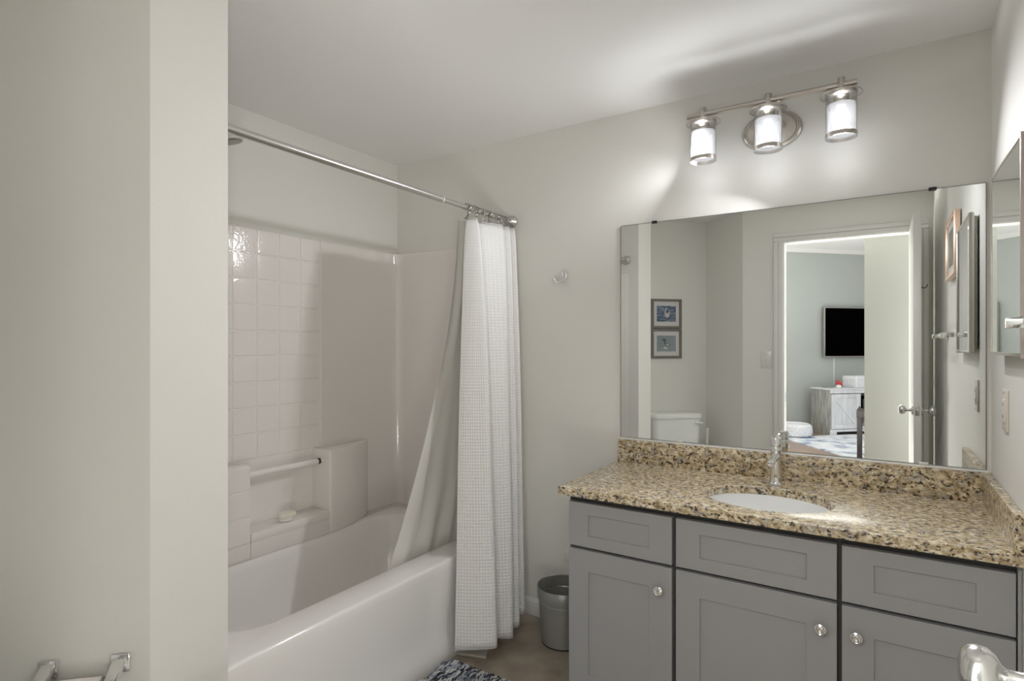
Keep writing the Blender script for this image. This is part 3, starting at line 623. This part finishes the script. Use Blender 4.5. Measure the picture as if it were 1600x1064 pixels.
YL = -.118; ZB = 2.310
vl = thing('vanity_light', 'brushed nickel three-lamp vanity light bar above the mirror', 'light fixture', (-.377, -.001, 2.23))
rp = MB(); rp.lathe([(.112, 0), (.112, .004), (.107, .010), (.100, .012), (.097, .009), (.094, .009), (.090, .014), (.05, .020), (.012, .022)], (-.377, -.0005, 2.229), (0, -1, 0), 48, sy=.70)
rp.build('wall_plate', nickel, vl)
MB().tube([(-.335, -.018, 2.235), (-.335, -.055, 2.235), (-.335, -.085, 2.250), (-.338, -.108, 2.285), (-.340, YL, ZB)], .0075, 12).build('arm', nickel, vl)
MB().cyl((-.682, YL, ZB), (-.078, YL, ZB), .0105, n=20).build('bar', nickel, vl)
for x in (-.618, -.373, -.128):
    lamp = MB().lathe([(.013, 2.272), (.013, 2.333), (.011, 2.336), (.002, 2.337)], (x, YL, 0), n=20).build('lamp_stem', nickel, vl)
    MB().lathe([(.0515, 2.268), (.0515, 2.279), (.0490, 2.281), (.012, 2.281), (.012, 2.268)], (x, YL, 0), n=40).build('cap', nickel, lamp)
    MB().lathe([(.0520, 2.2735), (.0655, 2.2725), (.0665, 2.2745), (.0655, 2.2765), (.0520, 2.2775)], (x, YL, 0), n=40, close=True).build('glass_flange', glass_m, lamp)
    MB().lathe([(.0660, 2.2722), (.0674, 2.2732), (.0674, 2.2764), (.0660, 2.2772)], (x, YL, 0), n=40, close=True).build('flange_rim', nickel, lamp)
    MB().lathe([(.0245, 2.233), (.0250, 2.267), (.010, 2.268), (.010, 2.233)], (x, YL, 0), n=28).build('socket', nickel, lamp)
    MB().lathe([(.0475, 2.118), (.0500, 2.118), (.0500, 2.268), (.0475, 2.268)], (x, YL, 0), n=40, close=True).build('glass_shade', glass_m, lamp)
    MB().lathe([(.0462, 2.132), (.0468, 2.132), (.0468, 2.237), (.0462, 2.237)], (x, YL, 0), n=40, close=True).build('frosted_sleeve', frost_m, lamp)
    MB().lathe([(.0502, 2.1175), (.0515, 2.1175), (.0515, 2.1335), (.0502, 2.1335)], (x, YL, 0), n=40, close=True).build('bottom_band', nickel, lamp)
    MB().lathe([(.001, 2.150), (.014, 2.153), (.024, 2.163), (.0285, 2.180), (.026, 2.200), (.017, 2.222), (.013, 2.235)], (x, YL, 0), n=24).build('bulb', bulb_m, lamp)
    aim = Vector(((-.78, -.56, .28), (-.35, -.62, -.7), (.13, -.68, -.6))[(-.618, -.373, -.128).index(x)])
    for z, e, d_, oy in ((2.110, BULB_DOWN, aim, 0), (2.255, BULB_UP, Vector((0, -.1, 1)), -.036)):
        pl = bpy.data.lights.new('bulb_light', 'AREA'); pl.shape = 'DISK'; pl.size = .05 if oy == 0 else .022; pl.energy = e; pl.color = (.96, .97, 1)
        pl.spread = math.radians(150 if oy == 0 else 170)
        po = bpy.data.objects.new('bulb_light', pl); COL.objects.link(po); po.location = (x, YL+oy, z); po.rotation_euler = d_.to_track_quat('-Z', 'Y').to_euler()
    pl = bpy.data.lights.new('bulb_glow', 'POINT'); pl.energy = BULB_GLOW; pl.color = (.95, .97, 1); pl.shadow_soft_size = .045
    po = bpy.data.objects.new('bulb_glow', pl); COL.objects.link(po); po.location = (x, YL, 2.068)

# double hook on the back wall
hk = thing('wall_hook', 'small chrome double coat hook on the wall left of the mirror', 'hook', (-1.318, 0, 1.71))
MB().lathe([(.018, 0), (.018, .003), (.013, .007), (.004, .009)], (-1.318, -.0005, 1.712), (0, -1, 0), 24, sy=1.5).build('back_plate', chrome, hk)
for s in (-1, 1):
    MB().tube([(-1.318, -.008, 1.700), (-1.318+s*.006, -.020, 1.682), (-1.318+s*.016, -.032, 1.674), (-1.318+s*.027, -.040, 1.678), (-1.318+s*.034, -.044, 1.692), (-1.318+s*.035, -.045, 1.704)], [.0055, .0052, .0048, .0045, .0042, .0048], 12).build('hook_arm', chrome, hk)
tag(MB().box(-1.316, -1.262, -.006, -.0005, .304, .358, .002).build('wall_cover_plate', plast), 'small white square plate on the wall low beside the vanity', 'wall plate')

# medicine cabinet on the right wall
mc = thing('medicine_cabinet', 'slim mirrored medicine cabinet on the right wall', 'medicine cabinet', (.29, -.49, 1.34))
MB().box(.2895, xr(-.717)-.0005, -.700, -.280, 1.350, 1.858, .002).build('body', cream_m, mc)
fr = MB(); fr.box(.2725, .2885, -.717, -.711, 1.339, 1.870, .001); fr.box(.2725, .2885, -.271, -.265, 1.339, 1.870, .001); fr.box(.2725, .2885, -.711, -.271, 1.339, 1.3475, .001); fr.box(.2725, .2885, -.711, -.271, 1.862, 1.870, .001)
dd = fr.build('door_frame', nickel, mc); MB().box(.2745, .286, -.711, -.271, 1.3475, 1.862).build('mirror_glass', mirror2_m, dd)
MB().box(.2725, xr(-.72)-.0005, -.7195, -.7172, 1.335, 1.872, .0005).build('side_panel', side_m, mc)
MB().cyl((.284, -.7194, 1.80), (.284, -.7212, 1.80), .003, n=12).build('screw', dark, mc)

# wall outlet on the right wall
XO = xr(-.31)
ol = thing('wall_outlet', 'ivory outlet plate low on the right wall above the splash', 'outlet', (XO, -.313, 1.175))
MB().box(XO-.0065, XO-.0003, -.350, -.276, 1.115, 1.236, .002).build('cover_plate', bisq, ol)
rc = MB().box(XO-.0095, XO-.006, -.330, -.296, 1.142, 1.209, .001).build('receptacle', plast, ol)
for z in (1.158, 1.193):
    for y in (-.319, -.307): MB().box(XO-.0098, XO-.0090, y-.001, y+.001, z-.005, z+.005).build('slot', dark, rc)
for z in (1.124, 1.227): MB().lathe([(.003, 0), (.003, .001), (.001, .0015)], (XO-.0064, -.313, z), (-1, 0, 0), 12).build('screw', nickel, ol)

# towel bar on the right wall
tbw = thing('towel_bar', 'square chrome towel bar on the right wall', 'towel bar', (.29, -1.12, 1.415))
for y in (-.85, -1.40):
    p_ = MB().box(.224, xr(y)-.006, y-.011, y+.011, 1.404, 1.427, .003).build('post', chrome, tbw)
    MB().box(xr(y)-.008, xr(y)-.0003, y-.022, y+.022, 1.393, 1.438, .003).build('mount_plate', chrome, p_)
MB().box(.229, .241, -1.39, -.86, 1.408, 1.424, .002).build('bar', chrome, tbw)

# rose gold picture on the right wall
gp = thing('framed_picture', 'rose gold framed picture on the right wall above the towel bar', 'picture', (.285, -1.01, 1.84))
xw_ = xr(-1.2)-.0005
g_ = MB(); g_.box(.270, xw_, -1.225, -1.205, 1.697, 1.990, .002); g_.box(.270, xw_, -.822, -.802, 1.697, 1.990, .002); g_.box(.270, xw_, -1.205, -.822, 1.697, 1.717, .002); g_.box(.270, xw_, -1.205, -.822, 1.970, 1.990, .002)
g_.build('frame', gold_m, gp); MB().box(.280, .290, -1.205, -.822, 1.717, 1.970).build('mat_board', mat_board, gp)
MB().box(.2785, .2799, -1.16, -.867, 1.755, 1.932).build('print', darkphoto, gp)

# light switch beside the doorway
sw = thing('light_switch', 'white single toggle light switch plate left of the doorway', 'light switch', (-.772, YD, 1.255))
MB().box(-.812, -.733, YD+.0003, YD+.006, 1.189, 1.321, .002).build('cover_plate', plast, sw)
MB().box(-.778, -.767, YD+.006, YD+.016, 1.246, 1.266, .002).build('toggle', plast, sw)
for z in (1.215, 1.295): MB().lathe([(.003, 0), (.003, .001), (.001, .0015)], (-.772, YD+.0058, z), (0, 1, 0), 12).build('screw', nickel, sw)

# ================================================================== toilet nook
O = Vector((-1.5735, -2.4025, 0)); U = Vector((S2, -S2, 0)); NV = Vector((S2, S2, 0))     # wall mid, along wall, out of wall
toi = thing('toilet', 'white two-piece toilet in the angled nook', 'toilet', tuple(O+NV*.35))
TO = lambda mb, a0, a1, b0, b1, z0, z1, bev=0: mb.obox(O, U, NV, a0, a1, b0, b1, z0, z1, bev)
def tank_ring(a, b0, b1, z, r):
    return [O+U*x+NV*y+Vector((0, 0, z)) for x, y in rrect(-a, a, b0, b1, r, 6)]
def loft(rings_, cap=True):
    mb = MB(); k_ = len(rings_[0]); mb.add([p for r in rings_ for p in r], [(i*k_+j, i*k_+(j+1) % k_, (i+1)*k_+(j+1) % k_, (i+1)*k_+j) for i in range(len(rings_)-1) for j in range(k_)])
    if cap: mb.f += [tuple(range(k_-1, -1, -1)), tuple(range((len(rings_)-1)*k_, len(rings_)*k_))]
    return mb
loft([tank_ring(.19, .02, .17, .43, .04), tank_ring(.205, .015, .185, .46, .045), tank_ring(.215, .012, .198, .60, .045), tank_ring(.222, .012, .203, .755, .045)]).build('tank', porc, toi, smooth=50)
loft([tank_ring(.228, .008, .212, .755, .05), tank_ring(.232, .006, .216, .762, .052), tank_ring(.232, .006, .216, .783, .052), tank_ring(.226, .010, .210, .795, .05), tank_ring(.20, .03, .19, .799, .05)]).build('tank_lid', porc, toi, smooth=50)
fl = MB(); fl.tube([O+U*.150+NV*.200+Vector((0, 0, .722)), O+U*.150+NV*.222+Vector((0, 0, .722))], .012, 12)
fl.tube([O+U*.150+NV*.222+Vector((0, 0, .722)), O+U*.185+NV*.226+Vector((0, 0, .722)), O+U*.206+NV*.226+Vector((0, 0, .718))], [.010, .009, .008], 12); fl.build('flush_lever', porc, toi)
def egg(a, b0, b1, z):
    cy = b0+(b1-b0)*.42; out = []
    for i in range(40):
        t = 2*pi*i/40; out.append(O+U*(a*cos(t))+NV*(cy+(sin(t)*((b1-cy) if sin(t) > 0 else (cy-b0))))+Vector((0, 0, z)))
    return out
loft([egg(.12, .20, .52, 0), egg(.115, .20, .50, .06), egg(.10, .19, .50, .16), egg(.14, .17, .60, .28), egg(.185, .15, .70, .37), egg(.188, .15, .71, .385)]).build('bowl', porc, toi, smooth=50)
TO(MB(), -.12, .12, .03, .22, .34, .43, .02).build('bowl_shelf', porc, toi)
loft([egg(.19, .20, .72, .386), egg(.195, .195, .725, .40), egg(.19, .20, .72, .412)]).build('seat', porc, toi, smooth=50)
loft([egg(.188, .20, .718, .413), egg(.192, .198, .722, .428), egg(.15, .24, .66, .436)]).build('seat_lid', porc, toi, smooth=50)
tbh = thing('toilet_brush', 'white upright toilet brush holder beside the toilet tank', 'toilet brush', (-1.226, -2.447, 0))
MB().lathe([(.05, 0), (.055, .01), (.048, .20), (.040, .32), (.02, .34)], (-1.250, -2.462, 0), n=24).build('holder', plast, tbh)
MB().lathe([(.012, .33), (.011, .60), (.013, .64), (.012, .668), (.004, .674)], (-1.242, -2.444, 0), n=16).build('handle', plast, tbh)

def bird_frame(zc, photo, seated, label):
    c = O+U*(.0)+NV*.0; a0, a1 = -.150, .132; h = .1265
    g = thing('framed_picture', label, 'picture', tuple(c+Vector((0, 0, zc))))
    B = lambda mb, x0, x1, b0, b1, z0, z1, bev=.001: mb.obox(O, U, NV, x0, x1, b0, b1, zc+z0, zc+z1, bev)
    f = MB(); B(f, a0, a1, .0005, .020, h-.020, h); B(f, a0, a1, .0005, .020, -h, -h+.020); B(f, a0, a0+.020, .0005, .020, -h+.02, h-.02); B(f, a1-.020, a1, .0005, .020, -h+.02, h-.02)
    f.build('frame', frame_m, g); B(MB(), a0+.02, a1-.02, .004, .008, -h+.02, h-.02, 0).build('mat_board', mat_board, g)
    m0, m1 = a0+.052, a1-.052; ph = B(MB(), m0, m1, .008, .0095, -h+.058, h-.058, 0).build('photograph', photo, g)
    cx = (m0+m1)/2
    def shape(pts, m, d): 
        fr_ = [O+U*(cx+x)+NV*(.0098+d)+Vector((0, 0, zc+z)) for x, z in pts]; bk = [p-NV*.0006 for p in fr_]; n = len(pts)
        MB().add(fr_+bk, [tuple(range(n)), tuple(range(2*n-1, n-1, -1))]+[(i, (i+1) % n, n+(i+1) % n, n+i) for i in range(n)]).build('bird', m, ph, smooth=0)
    if not seated:
        shape([(-.012, .035), (-.004, .052), (.006, .050), (.004, .040), (-.004, .030), (-.006, .012), (.004, .000), (.020, .012), (.036, .020), (.028, .004), (.030, -.014), (.018, -.034), (.006, -.040), (-.006, -.024), (-.016, -.004), (-.018, .018)], birdw, 0)
        shape([(.004, -.036), (.022, -.030), (.016, -.044), (.006, -.046)], birdd, .0003)
    else:
        shape([(-.040, .034), (-.030, .042), (-.010, .040), (-.004, .032), (-.010, .018), (-.006, .004), (.010, .000), (.030, -.004), (.040, -.014), (.022, -.026), (.002, -.026), (-.012, -.012), (-.020, .006), (-.026, .020)], birdd, 0)
        shape([(-.002, -.002), (.018, -.006), (.032, -.014), (.018, -.020), (.002, -.018), (-.008, -.008)], birdw, .0004)
        shape([(-.030, -.040), (-.018, -.028), (.006, -.030), (.016, -.046), (-.024, -.048)], birdw, .0002)
    B(MB(), a0+.02, a1-.02, .0125, .0135, -h+.02, h-.02, 0).build('glass_pane', picglass, g)
bird_frame(1.640, seaphoto, False, 'taupe framed photograph of a white bird over dark blue water, the upper of two')
bird_frame(1.383, mistphoto, True, 'taupe framed photograph of a dark pelican on a pale shore, the lower of two')

# toilet paper holder on the partition's nook side
PQ = Vector((Q[0], Q[1], 0)); PT_ = Vector((-S2, -S2, 0)); PN = Vector((S2, -S2, 0))
tph = thing('paper_holder', 'chrome two-post toilet paper holder on the left wall', 'paper holder', tuple(PQ+PT_*.14+Vector((0, 0, .59))))
for d in (.064, .216):
    bm = bmesh.new(); bmesh.ops.create_cube(bm, size=1)
    for q in bm.verts:
        t = q.co.y+.5; s = .030*(1-t)+.022*t; q.co = Vector((q.co.x*s, t*.072+.004, q.co.z*s*1.05-.030*t))
    bmesh.ops.bevel(bm, geom=bm.edges[:], offset=.003, segments=2, affect='EDGES', profile=.5)
    o_ = PQ+PT_*d+Vector((0, 0, .597)); M = Matrix(((PT_.x, PN.x, 0, o_.x), (PT_.y, PN.y, 0, o_.y), (0, 0, 1, o_.z), (0, 0, 0, 1)))
    p_ = MB().bm(bm, M).build('post', chrome, tph)
    MB().obox(o_, (PT_.x, PT_.y), (PN.x, PN.y), -.021, .021, .0003, .007, -.022, .022, .003).build('mount_plate', chrome, p_)
MB().tube([PQ+PT_*.07+PN*.062+Vector((0, 0, .5565)), PQ+PT_*.21+PN*.062+Vector((0, 0, .5565))], .008, 14).build('spindle', chrome, tph)
rl = PQ+PT_*.087+PN*.0625+Vector((0, 0, .5455))
tpr = thing('toilet_roll', 'white toilet paper roll between the chrome holder posts', 'toilet paper', tuple(rl))
MB().lathe([(.020, 0), (.0485, 0), (.0485, .106), (.020, .106)], rl, PT_, 40, close=True).build('paper', paper, tpr)
MB().lathe([(.0185, .001), (.0199, .001), (.0199, .105), (.0185, .105)], rl, PT_, 30, close=True).build('core', vinylpale, tpr)

# ================================================================== floor things
wbn = thing('waste_bin', 'round grey plastic waste bin on the floor beside the vanity', 'waste bin', (-1.247, -.150, 0))
MB().lathe([(.090, .004), (.094, 0), (.098, .004), (.106, .100), (.1105, .188), (.1080, .191), (.1080, .198), (.1160, .201), (.1165, .206), (.119, .256), (.1175, .259), (.1155, .257), (.112, .206), (.1075, .203), (.1055, .195), (.096, .012), (.02, .010)], (-1.247, -.150, 0), n=56).build('bucket', can_m, wbn, smooth=30)
MB().lathe([(.1075, .204), (.1085, .207), (.1115, .207), (.1120, .204)], (-1.247, -.150, 0), n=48, close=True).build('inner_ring', nickel, wbn)
MB().lathe([(.093, 0), (.0985, 0), (.0990, .006), (.0975, .006)], (-1.247, -.150, 0), n=48, close=True).build('foot_ring', dark, wbn)
slab = MB().prism([(-1.579, -.52), (-1.450, -.475), (-1.492, -.405), (-1.579, -.435)], 0, .012, .003)
tag(slab.build('floor_strip', vinylpale), 'pale flat slab on the floor under the shower curtain hem', 'slab')

bmt = thing('bath_mat', 'shaggy navy and white bath mat on the floor along the tub', 'bath mat', (-1.3, -.95, 0))
MX0, MX1, MY0, MY1 = -1.560, -1.03, -1.36, -.560
MB().box(MX0+.01, MX1-.01, MY0+.01, MY1-.01, .0005, .008, .002).build('backing', plast, bmt)
tm = MB(); cols = []; rnd = random.Random(3)
stepx, stepy = .0090, .0130
ny = int((MY1-MY0)/stepy); nx = int((MX1-MX0)/stepx)
for j in range(ny):
    run = 0; colr = (.6, .6, .62)
    for i in range(nx):
        if run <= 0:
            t = rnd.random(); colr = (.020, .026, .048) if t < .30 else ((.13, .16, .22) if t < .42 else ((.36, .40, .46) if t < .68 else (.62, .63, .64))); run = rnd.choice((1, 1, 1, 2))
        run -= 1
        x = MX0+(i+.5)*stepx+rnd.uniform(-.003, .003); y = MY0+(j+.5)*stepy+rnd.uniform(-.003, .003)
        a = rnd.gauss(-1.45, .35); ln_ = rnd.uniform(.028, .044); hgt = rnd.uniform(.010, .018); dx, dy = cos(a)*ln_, sin(a)*ln_
        n0 = len(tm.v)
        pts = [(x, y, .006), (x+dx*.2, y+dy*.2, .006+hgt*.8), (x+dx*.7, y+dy*.7, .006+hgt), (x+dx*1.1, y+dy*1.1, .005+hgt*.85)]
        tm.tube(pts, [.0028, .0036, .0038, .0020], 5); cols += [colr]*(len(tm.v)-n0)
pile = tm.build('pile', tuft_m, bmt, smooth=80); pile['kind'] = 'stuff'
at = pile.data.color_attributes.new('yarn', 'FLOAT_COLOR', 'POINT')
at.data.foreach_set('color', [c for q in cols for c in (*q, 1)])
